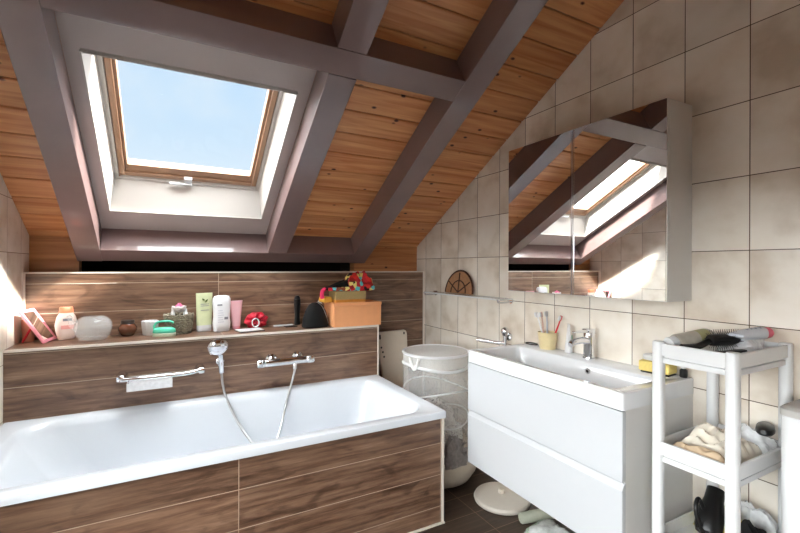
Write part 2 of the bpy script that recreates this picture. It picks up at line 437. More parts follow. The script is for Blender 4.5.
# ledge wall behind the bath and the tiled front of the bath
struct('wall_ledge', B1(XL, 1.180, 2.488, YB, 0, .848), m_woodS)
struct('trim_13', B1(XL, 1.180, 2.488, YB - .001, .848, .857), m_woodT)
struct('wall_apron', B1(XL, 1.155, 1.708, 1.76, 0, .505), m_woodF)
struct('wall_apron_end', B1(1.10, 1.155, 1.761, 2.485, 0, .505), m_woodX)
struct('trim_14', B1(.90, 1.165, 1.694, 1.706, 0, .006), m_trim)

# ------------------------------------------------------------------ roof window
win = nobj('window_1', None); win['kind'] = 'structure'
cas = bmesh.new()
for q in ((OX0, -.28, OU0, OU1), (.478, OX1, OU0, OU1), (-.28, .478, OU0, .27), (-.28, .478, 1.20, OU1)):
    sbox(cas, q[0], q[1], q[2], q[3], -.02, .001)
build('window_casing', cas, m_casing, win)
ln = bmesh.new()
def quad_slab(bm, a, b, c, d, t):
    n = (b - a).cross(d - a).normalized() * t
    A = [bm.verts.new(p) for p in (a, b, c, d)]; Bq = [bm.verts.new(p + n) for p in (a, b, c, d)]
    for i in range(4): bm.faces.new((A[i], A[(i + 1) % 4], Bq[(i + 1) % 4], Bq[i]))
    bm.faces.new(A); bm.faces.new(Bq[::-1])
o = [(-.28, .27), (.478, .27), (.478, 1.20), (-.28, 1.20)]
i_ = [(-.255, .365), (.457, .365), (.457, 1.31), (-.255, 1.31)]
for k in range(4):
    a, b = o[k], o[(k + 1) % 4]; c, d = i_[(k + 1) % 4], i_[k]
    quad_slab(ln, S(a[0], a[1], 0), S(b[0], b[1], 0), S(c[0], c[1], -.13), S(d[0], d[1], -.13), -.012 if True else 0)
build('window_lining', ln, m_lining, win)
lip = bmesh.new()
def ring_frame(bm, x0, x1, u0, u1, w, d0, d1, wb=None, wt=None):
    wb = wb or w; wt = wt or w
    sbox(bm, x0, x0 + w, u0, u1, d0, d1); sbox(bm, x1 - w, x1, u0, u1, d0, d1)
    sbox(bm, x0 + w, x1 - w, u0, u0 + wb, d0, d1); sbox(bm, x0 + w, x1 - w, u1 - wt, u1, d0, d1)
ring_frame(lip, -.284, .482, .266, 1.204, .006, .001, .006)
build('lining_lip', lip, m_lining, win)
fr = bmesh.new(); ring_frame(fr, -.275, .477, .345, 1.33, .038, -.19, -.131)
build('window_frame', fr, m_lining, win)
sa = bmesh.new(); ring_frame(sa, -.236, .438, .390, 1.29, .026, -.20, -.138); ring_frame(sa, -.212, .414, .414, 1.26, .016, -.19, -.150, wb=.05)
sash = build('sash', sa, m_sash, win, bevel=.003)
gl = SB(-.205, .408, .45, 1.26, -.176, -.172)
build('pane', gl, m_glass, win)
hd = bmesh.new(); sbox(hd, -.01, .10, .378, .392, -.122, -.108); sbox(hd, .06, .10, .380, .425, -.138, -.118)
build('window_handle', hd, m_white, win, bevel=.003)

# unseen fill window added in the left wall to brighten the vanity side
w2 = nobj('added_fill_window', None); w2['kind'] = 'structure'
bm = bmesh.new()
for y0, y1, z0, z1 in ((WY0, WY0 + .05, WZ0, WZ1), (WY1 - .05, WY1, WZ0, WZ1), (WY0 + .05, WY1 - .05, WZ0, WZ0 + .05), (WY0 + .05, WY1 - .05, WZ1 - .05, WZ1), (.02, .08, WZ0 + .05, WZ1 - .05)):
    box(bm, XL - .08, XL - .03, y0, y1, z0, z1)
build('window_frame', bm, m_lining, w2)
build('pane', B1(XL - .057, XL - .053, WY0 + .05, WY1 - .05, WZ0 + .05, WZ1 - .05), m_glass, w2)

# ------------------------------------------------------------------ bathtub
tub = thing('bathtub', 'long white bathtub set between tiled apron and ledge below roof window', 'bathtub', (XL, 1.694, .505))
TX, TY = 1.176 - XL - .001, 2.484 - 1.694
bm = bmesh.new(); n = 10
lv = [(rrect(.003, TX, 0.0, TY, .012, n), .002), (rrect(.003, TX, 0, TY, .012, n), .028), (rrect(.007, TX - .004, .004, TY - .004, .012, n), .033),
      (rrect(.07, TX - .055, .055, TY - .06, .13, n), .033), (rrect(.082, TX - .066, .066, TY - .071, .125, n), .026),
      (rrect(.10, TX - .078, .078, TY - .083, .12, n), .000), (rrect(.20, TX - .11, .10, TY - .105, .13, n), -.16),
      (rrect(.32, TX - .15, .12, TY - .125, .14, n), -.31), (rrect(.37, TX - .19, .16, TY - .165, .13, n), -.36), (rrect(.45, TX - .25, .24, TY - .245, .10, n), -.375)]
loops(bm, lv, cap1=True)
build('tub_shell', bm, m_acryl, tub, smooth=True)
bm = lathe(bmesh.new(), [(0, .006), (.03, .006), (.034, 0), (.034, -.006), (0, -.006)], 24, T(.95, TY / 2, -.37))
build('drain', bm, m_chrome, tub, smooth=True)

# ------------------------------------------------------------------ wall fittings over the bath
YS = 2.487
g = thing('grab_bar', 'chrome bath grab bar with clear soap tray on splash wall', 'grab bar', (-.21, YS, .690))
for x in (0, .345):
    bm = bmesh.new(); lathe(bm, [(0, 0), (.026, 0), (.026, .012), (.020, .026), (.015, .05), (0, .05)], 24, T(x, 0, 0, rx=PI / 2)); lathe(bm, [(0, -.014), (.017, -.013), (.019, 0), (.017, .013), (0, .014)], 20, T(x + (.006 if x else -.004), -.050, 0, ry=PI / 2))
    build('wall_mount', bm, m_chrome, g, smooth=True)
bm = tube(bmesh.new(), [(-.012, -.048, 0), (.0, -.058, -.003), (.02, -.062, -.006), (.24, -.062, -.006), (.30, -.060, -.004), (.33, -.055, .000), (.362, -.046, .002)], .011, 14)
build('bar', bm, m_chrome, g, smooth=True)
bm = bmesh.new()
box(bm, .03, .215, -.115, -.03, -.052, -.049)
box(bm, .03, .215, -.118, -.115, -.052, -.014); box(bm, .03, .215, -.03, -.027, -.052, -.0)
box(bm, .027, .03, -.118, -.027, -.052, -.014); box(bm, .215, .218, -.118, -.027, -.052, -.014)
for i in range(6): box(bm, .045 + i * .028, .049 + i * .028, -.113, -.032, -.048, -.045)
build('soap_tray', bm, see_through('frosted_tray_plastic', (248, 248, 250), .75, .15), g, bevel=.001)

sh = thing('hand_shower', 'chrome hand shower resting in wall holder beside grab bar', 'shower head', (.235, YS, .74))
bm = bmesh.new(); lathe(bm, [(0, 0), (.022, 0), (.022, .008), (.013, .012), (.013, .032), (0, .032)], 24, T(0, 0, -.02, rx=PI / 2))
box(bm, -.014, .014, -.055, -.028, -.036, -.004)
build('holder', bm, m_chrome, sh, smooth=True, bevel=.002)
bm = tube(bmesh.new(), [(.004, -.045, -.075), (0.002, -.045, -.04), (0, -.046, 0), (-.003, -.052, .03), (-.012, -.062, .058)], .0145, 14)
build('handle', bm, m_chrome, sh, smooth=True)
hp = [(0, .020), (.022, .018), (.044, .008), (.052, -.004), (.048, -.013), (0, -.014)]
bm = lathe(bmesh.new(), hp, 32, T(-.016, -.078, .064, rx=PI / 2 + .35, ry=-.15))
hd = build('spray_head', bm, m_chrome, sh, smooth=True)
bm = lathe(bmesh.new(), [(0, -.0155), (.040, -.0150), (.040, -.013), (0, -.013)], 28, T(-.016, -.078, .064, rx=PI / 2 + .35, ry=-.15))
build('spray_face', bm, m_steel, hd, smooth=True)
mx = thing('bath_mixer', 'chrome thermostatic bath mixer on splash wall right of hand shower', 'tap', (.578, YS, .693))
bm = lathe(bmesh.new(), [(0, -.118), (.020, -.118), (.022, -.112), (.022, .112), (.020, .118), (0, .118)], 24, T(0, -.055, 0, ry=PI / 2))
build('mixer_body', bm, m_chrome, mx, smooth=True)
for s in (-1, 1):
    bm = lathe(bmesh.new(), [(0, .0), (.030, 0), (.030, .012), (.017, .022), (.017, .05), (0, .05)], 24, T(s * .075, 0, .012, rx=PI / 2))
    build('wall_rose', bm, m_chrome, mx, smooth=True)
    bm = lathe(bmesh.new(), [(0, 0), (.021, 0), (.024, .006), (.024, .036), (.020, .042), (0, .042)], 24, T(s * .118, -.055, 0, ry=s * PI / 2))
    kn = build('control_knob', bm, m_chrome, mx, smooth=True)
    build('knob_lever', B1(s * .130 - .006, s * .130 + .006, -.088, -.075, -.01, .026), m_chrome, kn, bevel=.002)
bm = tube(bmesh.new(), [(.047, -.06, -.012), (.047, -.063, -.028), (.047, -.064, -.045)], .013, 14)
build('hose_outlet', bm, m_chrome, mx, smooth=True)
hz = tube(bmesh.new(), [(.239, YS - .045, .662), (.245, YS - .05, .60), (.262, YS - .07, .53), (.31, YS - .16, .42), (.37, YS - .27, .335), (.43, YS - .34, .27), (.462, YS - .30, .31), (.523, YS - .197, .404), (.566, YS - .107, .47), (.605, YS - .07, .57), (.62, YS - .064, .62), (.625, YS - .064, .646)], .0062, 10, n=8)
tag(build('shower_hose', hz, m_steel, smooth=True), 'flexible metal hose looping into tub between shower and mixer', 'hose')

# ------------------------------------------------------------------ vanity
VX0, VX1, VY0, VY1 = 1.283, 1.699, .862, 1.676
va = thing('vanity_unit', 'wall hung white gloss vanity with two wide drawers under mirror cabinet', 'vanity', (VX0, VY0, .28))
W, Dp = VY1 - VY0, VX1 - VX0
bm = bmesh.new()
box(bm, .020, Dp, 0.004, .020, 0, .490); box(bm, .020, Dp, W - .020, W - .004, 0, .490)
box(bm, .020, Dp, .020, W - .020, 0, .016); box(bm, Dp - .012, Dp, .020, W - .020, .016, .490)
box(bm, .022, .035, .020, W - .020, .016, .490)
build('carcass', bm, m_body, va, bevel=.001)
for z0, z1 in ((0.0, .232), (.258, .487)):
    d = build('drawer', B1(0, .019, .002, W - .002, z0, z1), m_white, va, bevel=.0025)
    if z0 == 0:
        bm = bmesh.new(); hexa(bm, [Vector(p) for p in ((0.0, .002, .2325), (.0185, .002, .2325), (0.0, W - .002, .2325), (.0185, W - .002, .2325), (.012, .002, .252), (.0185, .002, .252), (.012, W - .002, .252), (.0185, W - .002, .252))])
        build('grip_rail', bm, m_white, d)
sk = thing('washbasin', 'white ceramic basin top with wide shallow rectangular bowl on vanity', 'sink', (VX0, VY0, .7705))
bm = bmesh.new(); n = 6
lv = [(rrect(.0, Dp, 0, W, .008, n), .0), (rrect(0, Dp, 0, W, .008, n), .054), (rrect(.003, Dp - .003, .003, W - .003, .008, n), .0575),
      (rrect(.022, .300, .045, W - .030, .018, n), .0575), (rrect(.028, .294, .051, W - .036, .018, n), .052),
      (rrect(.040, .286, .075, W - .055, .03, n), .0), (rrect(.055, .27, .14, W - .12, .04, n), -.052), (rrect(.075, .25, .20, W - .18, .04, n), -.06)]
loops(bm, lv, cap1=True)
build('basin_bowl', bm, m_ceramic, sk, smooth=True)
Mo = T(.287, .355, .020, ry=-PI / 2 - .15)
bm = lathe(bmesh.new(), [(.0065, .0), (.0065, .003), (.012, .003), (.013, 0)], 24, Mo); build('overflow_ring', bm, m_chrome, sk, smooth=True)
bm = lathe(bmesh.new(), [(0, .0006), (.0072, .0006)], 20, Mo); build('overflow_hole', bm, m_black, sk)
ta = thing('basin_mixer', 'chrome single lever tap standing at back of washbasin', 'tap', (1.652, 1.275, .8285))
bm = lathe(bmesh.new(), [(0, 0), (.027, 0), (.027, .006), (.023, .010), (.022, .085), (.024, .10), (.022, .112), (0, .114)], 28)
build('tap_body', bm, m_chrome, ta, smooth=True)
bm = bmesh.new(); tube(bm, [(-.005, 0, .075), (-.05, 0, .082), (-.10, .0, .078), (-.122, .0, .068)], [.017, .012], 14)
build('spout', bm, m_chrome, ta, smooth=True)
bm = bmesh.new(); hexa(bm, [Vector(p) for p in ((.018, -.016, .112), (.018, .016, .112), (.012, -.016, .128), (.012, .016, .128), (-.10, -.009, .118), (-.10, .009, .118), (-.10, -.009, .125), (-.10, .009, .125))])
hexa(bm, [Vector(p) for p in ((.022, -.020, .108), (.022, .020, .108), (.016, -.020, .132), (.016, .020, .132), (-.022, -.019, .110), (-.022, .019, .110), (-.022, -.019, .130), (-.022, .019, .130))])
build('lever', bm, m_chrome, ta, bevel=.003)

# ------------------------------------------------------------------ mirror cabinet
mc = thing('mirror_cabinet', 'white two door mirror cabinet on tiled wall above vanity', 'cabinet', (1.540, .872, 1.112))
cw, chh, cd = .801, .724, 1.699 - 1.540
bm = bmesh.new()
box(bm, .019, cd, 0, .016, 0, chh); box(bm, .019, cd, cw - .016, cw, 0, chh); box(bm, .019, cd, .016, cw - .016, 0, .016)
box(bm, .019, cd, .016, cw - .016, chh - .016, chh); box(bm, cd - .008, cd, .016, cw - .016, .016, chh - .016)
build('cabinet_body', bm, m_body, mc, bevel=.001)
for y0, y1 in ((0, .402), (.405, cw)):
    d = build('mirror_door', B1(.003, .018, y0, y1, 0, chh), m_body, mc, bevel=.001)
    build('mirror', B1(0, .003, y0 + .0015, y1 - .0015, .002, chh - .002), m_mirror, d)
    e = (y1 - .0075) if y0 == 0 else y0 + .0
    build('edge_strip', B1(-.0012, .003, e, e + .0075, .002, chh - .002), m_chrome, d)

# ------------------------------------------------------------------ glass wall shelf and arm
gs = thing('wall_shelf', 'long narrow glass shelf with chrome end bracket on tiled wall', 'shelf', (1.66, 1.805, 1.047))
build('glass_plate', B1(-.060, .038, 0, .80, 0, .009), m_shelfglass, gs)
build('front_edge', B1(-.0625, -.0605, 0, .80, 0, .009), m_plast, gs)
for y in (.012, .785):
    bm = bmesh.new(); tube(bm, [(.038, y, -.008), (0.0, y, -.012), (-.05, y, -.012), (-.060, y, -.006), (-.066, y, .008)], .005, 10)
    lathe(bm, [(0, 0), (.014, 0), (.014, .008), (0, .008)], 20, T(.0395, y, -.006, ry=-PI / 2))
    build('shelf_bracket', bm, m_chrome, gs, smooth=True)
tag(build('small_ring', tube(bmesh.new(), [(.012 * math.cos(a), .012 * math.sin(a), 0) for a in [2 * PI * i / 16 for i in range(16)]], .003, 8, smooth=False, closed=True), plain('brown_rubber', (110, 70, 50), .6)), 'tiny brown ring lying at far left end of glass shelf', 'ring').location = (1.66, 2.545, 1.0595)
wp = thing('basket_lid', 'round woven brown basket lid leaning on wall upon glass shelf', 'basket lid', (1.660, 2.275, 1.0565))
m_wick = plain('brown_wicker', (186, 138, 100), .7, var=.25, scale=60, bump=.6)
m_wickd = plain('dark_wicker_rim', (74, 42, 28), .7, var=.2, scale=60)
Mw = T(.0, 0, 0, ry=.13)
bm = bmesh.new(); pl = [(.145 * math.cos(a), .003 + .145 * math.sin(a)) for a in [PI * i / 20 for i in range(21)]]
prism(bm, pl, 0, .008, lambda u, v, w: Mw @ Vector((w, u, v)))
build('woven_panel', bm, m_wick, wp)
bm = bmesh.new(); tube(bm, [Mw @ Vector((.002, .148 * math.cos(a), .006 + .148 * math.sin(a))) for a in [PI * i / 20 for i in range(21)]], .006, 8, smooth=False)
build('rim', bm, m_wickd, wp, smooth=True)
bm = bmesh.new()
for a in (35, 90, 145): tube(bm, [Mw @ Vector((-.003, 0, .01)), Mw @ Vector((-.003, .14 * math.cos(math.radians(a)), .14 * math.sin(math.radians(a))))], .004, 6, smooth=False)
tube(bm, [Mw @ Vector((-.003, .08 * math.cos(a), .008 + .08 * math.sin(a))) for a in [PI * i / 14 for i in range(15)]], .004, 6, smooth=False)
build('rib', bm, m_wickd, wp, smooth=True)

ar = thing('towel_arm', 'chrome swing arm holder on wall just behind vanity corner', 'towel holder', (1.699, 1.835, .838))
bm = lathe(bmesh.new(), [(0, 0), (.024, 0), (.024, .008), (.010, .014), (.010, .022), (0, .022)], 24, T(0, 0, 0, ry=-PI / 2)); build('wall_rose', bm, m_chrome, ar, smooth=True)
bm = lathe(bmesh.new(), [(0, -.045), (.010, -.045), (.010, .012), (.014, .016), (.021, .030), (.023, .042), (.020, .054), (.010, .062), (0, .064)], 24, T(-.032, 0, -.008)); build('ball_post', bm, m_chrome, ar, smooth=True)
bm = tube(bmesh.new(), [(-.034, 0, -.034), (-.07, .04, -.034), (-.115, .145, -.032)], .010, 12); build('swing_bar', bm, m_chrome, ar, smooth=True)

# ------------------------------------------------------------------ things on the washbasin
ZB = .8290
cup = thing('toothbrush_cup', 'cream yellow tumbler holding toothbrushes at left of basin', 'cup', (1.652, 1.512, ZB))
bm = lathe(bmesh.new(), [(0, 0), (.037, 0), (.039, .004), (.0475, .080), (.048, .083), (.0445, .083), (.036, .010), (0, .008)], 32)
build('tumbler', bm, plain('cream_yellow_ceramic', (232, 212, 164), .3, var=.12, scale=40), cup, smooth=True)
def toothbrush(dx, dy, ax, ay, rgb, label):
    t = thing('toothbrush', label, 'toothbrush', (1.652 + dx, 1.512 + dy, ZB + .012), 0, 'toothbrushes in the cup')
    q = T(0, 0, 0, rx=ax, ry=ay); m = plain('toothbrush_plastic', rgb, .35)
    build('handle', tube(bmesh.new(), [q @ Vector(p) for p in ((0, 0, 0), (0, 0, .07), (.001, 0, .12), (.0, 0, .15))], [.0055, .0030], 8), m, t, smooth=True)
    bm = bmesh.new(); box(bm, -.005, .003, -.006, .006, .145, .172, M=q); build('brush_head', bm, m, t, bevel=.002)
    bm = bmesh.new(); box(bm, -.014, -.005, -.005, .005, .148, .170, M=q); build('bristles', bm, m_plast, t)
toothbrush(.0, .012, -.32, -.05, (238, 238, 238), 'white toothbrush leaning left in cream tumbler')
toothbrush(.008, -.012, .40, .0, (214, 40, 48), 'red toothbrush leaning right in cream tumbler')
toothbrush(-.010, .004, -.08, -.10, (216, 178, 160), 'pale pink toothbrush standing between the white and red ones')
toothbrush(.008, .006, -.16, .12, (200, 205, 214), 'grey toothbrush behind the white one in cream tumbler')
tag(build('hair_tie', tube(bmesh.new(), [(.022 * math.cos(a), .036 * math.sin(a), 0) for a in [2 * PI * i / 24 for i in range(24)]], .003, 8, smooth=False, closed=True), m_black, smooth=True),
    'thin black hair tie lying left of toothbrush cup', 'hair tie').location = (1.668, 1.635, ZB + .0035)
tp = thing('toothpaste_tube', 'white toothpaste tube with green mark standing on cap beside tap', 'toothpaste', (1.668, 1.398, ZB))
bm = lathe(bmesh.new(), [(0, 0), (.017, 0), (.018, .003), (.017, .026), (0, .026)], 24); build('cap', bm, m_plast, tp, smooth=True)
def tube_bottle(w, d, z0, z1, taper=1.0, top=.003, n=8, M=None):
    bm = bmesh.new(); lv = []
    for i in range(n + 1):
        t = i / n; a = w * (1 + (taper - 1) * t); b = d * (1 - t) + top * t
        lv.append(([(a * math.cos(2 * PI * j / 28) , b * math.sin(2 * PI * j / 28)) for j in range(28)], z0 + (z1 - z0) * t))
    return loops(bm, lv, cap0=True, cap1=True, M=M)
build('tube_body', tube_bottle(.019, .017, .026, .135, 1.15, M=T(rz=.9)), m_plast, tp, smooth=True)
bm = bmesh.new(); prism(bm, [(-.010, -.016), (.012, -.004), (.010, .020), (-.004, .012)], 0, .001, lambda u, v, w: T(rz=.9 + PI) @ Vector((u, w + .0135, .065 + v)))
build('green_mark', bm, plain('green_print', (52, 150, 110), .4), tp)
so = thing('soap_dish', 'yellow dish at right of basin carrying white soap', 'soap dish', (1.645, .965, ZB), .1)
m_yel = plain('yellow_sponge', (244, 218, 128), .7, var=.12, scale=120, bump=.4)
build('dish', B1(-.030, .030, -.054, .050, .0, .006), m_black, so, bevel=.003)
build('sponge', B1(-.034, .034, -.056, .056, .0065, .046), m_yel, so, bevel=.006)
bs = thing('soap_bar', 'white oval soap bar resting on yellow sponge by basin edge', 'soap', (1.652, .985, ZB + .0465))
build('bar_of_soap', loops(bmesh.new(), [(rrect(-.022, .022, -.032, .032, .018, 6), 0), (rrect(-.026, .026, -.036, .036, .02, 6), .010), (rrect(-.024, .024, -.034, .034, .019, 6), .018), (rrect(-.016, .016, -.026, .026, .014, 6), .023)], True, True), m_plast, bs, smooth=True)
bt = thing('small_bottle', 'tiny black bottle at right end of washbasin beside yellow sponge', 'bottle', (1.672, .885, ZB))
build('bottle_body', lathe(bmesh.new(), [(0, 0), (.012, 0), (.013, .003), (.013, .026), (.007, .032), (0, .032)], 20), m_black, bt, smooth=True)
build('bottle_cap', lathe(bmesh.new(), [(0, .0322), (.008, .0322), (.008, .042), (0, .043)], 20), m_plast, bt, smooth=True)

# ------------------------------------------------------------------ things on the ledge
ZL = .8573
cn = thing('candle_glass', 'narrow pinkish brown glass against left wall on ledge', 'glass', (-.622, 2.725, ZL))
build('glass_body', lathe(bmesh.new(), [(0, 0), (.023, 0), (.024, .003), (.026, .108), (.023, .108), (.021, .006), (0, .006)], 28), plain('terracotta_pink_glass', (206, 140, 120), .25), cn, smooth=True)
# pink folding mirror: frame leans towards the left wall, red leg behind
pm = thing('folding_mirror', 'pink framed rectangular stand mirror leaning left with red prop leg', 'mirror', (-.525, 2.672, ZL))
m_pink = plain('pink_plastic', (236, 150, 166), .35); m_red = plain('red_plastic', (190, 24, 44), .35)
tilt = -.56
q = T(0, 0, .003, rz=-.15) @ T(0, 0, 0, ry=tilt)
bm = bmesh.new()
h_, w_ = .185, .072
box(bm, -.006, .006, -w_, -w_ + .015, 0, h_, M=q); box(bm, -.006, .006, w_ - .015, w_, 0, h_, M=q)
box(bm, -.006, .006, -w_ + .015, w_ - .015, 0, .016, M=q); box(bm, -.006, .006, -w_ + .015, w_ - .015, h_ - .016, h_, M=q)
build('mirror_frame', bm, m_pink, pm, bevel=.002)
build('mirror_plate', box(bmesh.new(), -.003, .003, -w_ + .015, w_ - .015, .016, h_ - .016, M=q), m_mirror, pm)
q2 = T(rz=-.15)
bm = bmesh.new(); tube(bm, [q2 @ Vector(p) for p in ((-.060, -.03, .085), (-.100, -.03, .005))], .005, 8, smooth=False)
build('prop_leg', bm, m_red, pm, smooth=True)

def flat_bottle(prof, M=None, nseg=32, ex=2.6):
    """prof: (half width, half depth, z)"""
    lv = []
    for a, b, z in prof:
        pts = []
        for j in range(nseg):
            t = 2 * PI * j / nseg; c, s = math.cos(t), math.sin(t)
            pts.append((a * math.copysign(abs(c) ** (2 / ex), c), b * math.copysign(abs(s) ** (2 / ex), s)))
        lv.append((pts, z))
    return loops(bmesh.new(), lv, True, True, M=M)
def panel(name, parent, mat, x0, x1, z0, z1, y, th=.0006):
    return build(name, B1(x0, x1, y - th, y, z0, z1), mat, parent)
m_print = plain('grey_print', (140, 140, 150), .4); m_pprint = plain('pale_pink_print', (238, 168, 160), .4)

lo = thing('lotion_bottle', 'pale pink lotion bottle with orange flip cap behind pink mirror', 'bottle', (-.488, 2.725, ZL), -.25) if False else thing('lotion_bottle', 'pale pink lotion bottle with orange flip cap right of pink mirror', 'bottle', (-.470, 2.715, ZL), .45)
build('bottle_body', flat_bottle([(.030, .016, 0), (.034, .019, .004), (.044, .022, .045), (.047, .022, .075), (.040, .020, .115), (.028, .017, .135)]), plain('pale_pink_bottle', (244, 222, 212), .3), lo, smooth=True)
build('flip_cap', flat_bottle([(.029, .018, .1355), (.030, .018, .14), (.028, .016, .163), (.026, .014, .165)]), plain('orange_cap', (240, 136, 100), .35), lo, smooth=True)
panel('label_print', lo, m_pprint, -.028, .026, .055, .074, -.0225); panel('label_print', lo, m_print, -.020, .018, .095, .108, -.0205)

te = thing('glass_teapot', 'round clear glass pot with short spout on ledge', 'teapot', (-.345, 2.630, ZL), .4)
build('pot_body', lathe(bmesh.new(), [(0, 0), (.052, 0), (.060, .006), (.074, .030), (.082, .062), (.078, .090), (.062, .112), (.042, .122), (.040, .120), (.060, .108), (.075, .088), (.079, .062), (.071, .032), (.056, .009), (0, .004)], 40), m_cleargl, te, smooth=True)
build('spout', tube(bmesh.new(), [(-.068, 0, .060), (-.088, 0, .085), (-.096, 0, .120), (-.104, 0, .132)], [.015, .009], 12), m_cleargl, te, smooth=True)
jr = thing('glass_jar', 'small round amber jar with dark lid behind clear teapot', 'jar', (-.205, 2.715, ZL))
build('jar_body', lathe(bmesh.new(), [(0, 0), (.026, 0), (.034, .008), (.044, .03), (.044, .045), (.032, .064), (0, .064)], 32), plain('amber_brown_glass', (120, 72, 50), .12, coat=.5, var=.3, scale=14), jr, smooth=True)
build('jar_lid', lathe(bmesh.new(), [(0, .0642), (.031, .0642), (.032, .068), (.032, .080), (.030, .083), (0, .083)], 28), plain('dark_lid', (60, 48, 44), .3), jr, smooth=True)
wc = thing('candle_holder', 'white ribbed candle cup on ledge left of green brush', 'candle', (-.100, 2.690, ZL))
bm = bmesh.new(); lv = []
for r, z in ((.032, 0), (.034, .003), (.041, .074), (.037, .078), (.031, .060), (.028, .058)):
    lv.append(([((r + .0015 * math.cos(j * PI / 2)) * math.cos(2 * PI * j / 48), (r + .0015 * math.cos(j * PI / 2)) * math.sin(2 * PI * j / 48)) for j in range(48)], z))
build('cup', loops(bm, lv, True, True), m_plast, wc, smooth=True)
build('wick', lathe(bmesh.new(), [(0, .058), (.002, .058), (.002, .070), (0, .071)], 8), m_black, wc)
gb = thing('scrub_brush', 'teal green scrubbing brush with arched handle and pale base', 'brush', (-.030, 2.592, ZL), -.15)
m_green = plain('teal_green_plastic', (90, 200, 168), .3)
build('bristle_base', flat_bottle([(.052, .024, 0), (.055, .027, .004), (.055, .027, .018), (.052, .025, .020)]), plain('pale_green_bristles', (222, 236, 214), .6), gb, smooth=True)
build('brush_body', flat_bottle([(.054, .026, .0205), (.056, .028, .026), (.050, .025, .042), (.034, .016, .050)]), m_green, gb, smooth=True)
build('arched_handle', tube(bmesh.new(), [(-.046, 0, .036), (-.048, 0, .058), (-.032, 0, .076), (.0, 0, .081), (.030, 0, .078), (.044, 0, .070)], .006, 10), m_green, gb, smooth=True)

bk = thing('wicker_basket', 'small grey brown woven basket on ledge filled with white toiletries', 'basket', (.040, 2.685, ZL))
def weave(bm, r0, r1, h, nst=22, nr=10):
    for i in range(nr):
        z = .005 + (h - .010) * i / (nr - 1); r = r0 + (r1 - r0) * i / (nr - 1)
        tube(bm, [((r + .003 * math.cos(j * PI + i * PI)) * math.cos(PI * j / nst), (r + .003 * math.cos(j * PI + i * PI)) * math.sin(PI * j / nst), z + .0025 * math.sin(j * PI / 2)) for j in range(2 * nst)], .0062, 6, smooth=False, closed=True)
bm = bmesh.new(); weave(bm, .058, .070, .108); build('woven_side', bm, plain('grey_brown_cane', (176, 164, 142), .7, var=.4, scale=50), bk, smooth=True)
build('basket_base', lathe(bmesh.new(), [(0, 0), (.052, 0), (.052, .006), (0, .006)], 28), plain('cane_base', (110, 96, 78), .8), bk)
build('inner_lining', lathe(bmesh.new(), [(0, .0065), (.050, .0065), (.061, .100), (.059, .100), (.048, .009), (0, .009)], 28), plain('dark_cane', (70, 60, 48), .8), bk)
m_petal = plain('white_petal', (246, 238, 238), .5); m_petalp = plain('pink_petal', (236, 120, 160), .5)
fl = thing('fabric_flower', 'white and pink cloth rose sitting in wicker basket', 'flower', (.040, 2.680, ZL + .010))
bm = bmesh.new()
for i in range(7):
    a = 2 * PI * i / 7
    lathe(bm, [(0, -.003), (.020, -.001), (.024, .004), (.015, .008), (0, .009)], 14, T(.024 * math.cos(a), .024 * math.sin(a), .122, rx=.9 * math.sin(a), ry=-.9 * math.cos(a)) , 1, 1)
build('outer_petals', bm, m_petal, fl, smooth=True)
build('inner_petals', crumple(bmesh.new(), .022, .022, .034, 4, .35, 60, 20, 12, M=T(0, 0, .124)), m_petalp, fl, smooth=True)
build('stem', lathe(bmesh.new(), [(0, .0), (.006, .0), (.006, .123), (0, .123)], 10), m_petal, fl)
for dx, dy, hh, rr_, lb, mt in ((-.030, -.008, .132, .011, 'slim white pot standing left of the cloth rose in basket', m_plast), (.032, -.006, .126, .012, 'slim white bottle standing right of the cloth rose in basket', m_plast)):
    o_ = thing('small_bottle', lb, 'bottle', (.040 + dx, 2.680 + dy, ZL + .010), 0, 'white pots in the basket')
    build('bottle_body', lathe(bmesh.new(), [(0, 0), (rr_, 0), (rr_, hh - .022), (rr_ * .6, hh - .016), (0, hh - .016)], 16), mt, o_, smooth=True)
    build('bottle_cap', lathe(bmesh.new(), [(0, hh - .0158), (rr_ * .7, hh - .0158), (rr_ * .65, hh), (0, hh)], 16), m_plast, o_, smooth=True)

gt = thing('cream_tube', 'tall yellow green tube standing on white cap on ledge', 'tube', (.170, 2.705, ZL), .35)
build('cap', flat_bottle([(.040, .019, 0), (.041, .020, .003), (.041, .020, .032), (.040, .019, .035)]), m_plast, gt, smooth=True)
lvp = [(.042 + .006 * t, .019 * (1 - t) + .003 * t, .0355 + .185 * t) for t in [i / 6 for i in range(7)]]
build('tube_body', flat_bottle(lvp), plain('yellow_green_tube', (228, 234, 190), .35, var=.12, scale=30), gt, smooth=True)
m_dg = plain('olive_print', (92, 116, 56), .5)
bm = bmesh.new(); prism(bm, [(0, 0), (.012, .006), (.018, .020), (.004, .014)], 0, .001, lambda u, v, w: (u, -.010 - w, .165 + v)); prism(bm, [(-.004, .01), (-.016, .016), (-.014, .026), (-.002, .018)], 0, .001, lambda u, v, w: (u, -.010 - w, .165 + v))
build('leaf_print', bm, m_dg, gt)
for z in (.155, .145, .12): panel('label_print', gt, m_print, -.026, .022, z, z + .003, -.0140)
wb = thing('shampoo_bottle', 'tall white rounded bottle on ledge in front of pink tube', 'bottle', (.258, 2.650, ZL), .25)
build('bottle_body', flat_bottle([(.040, .022, 0), (.046, .026, .005), (.049, .028, .05), (.045, .026, .085), (.047, .027, .12), (.050, .028, .165), (.049, .027, .188), (.040, .022, .203), (.022, .012, .207)]), plain('white_bottle_plastic', (244, 244, 248), .28), wb, smooth=True)
panel('label_print', wb, m_print, -.034, -.006, .150, .158, -.0275)
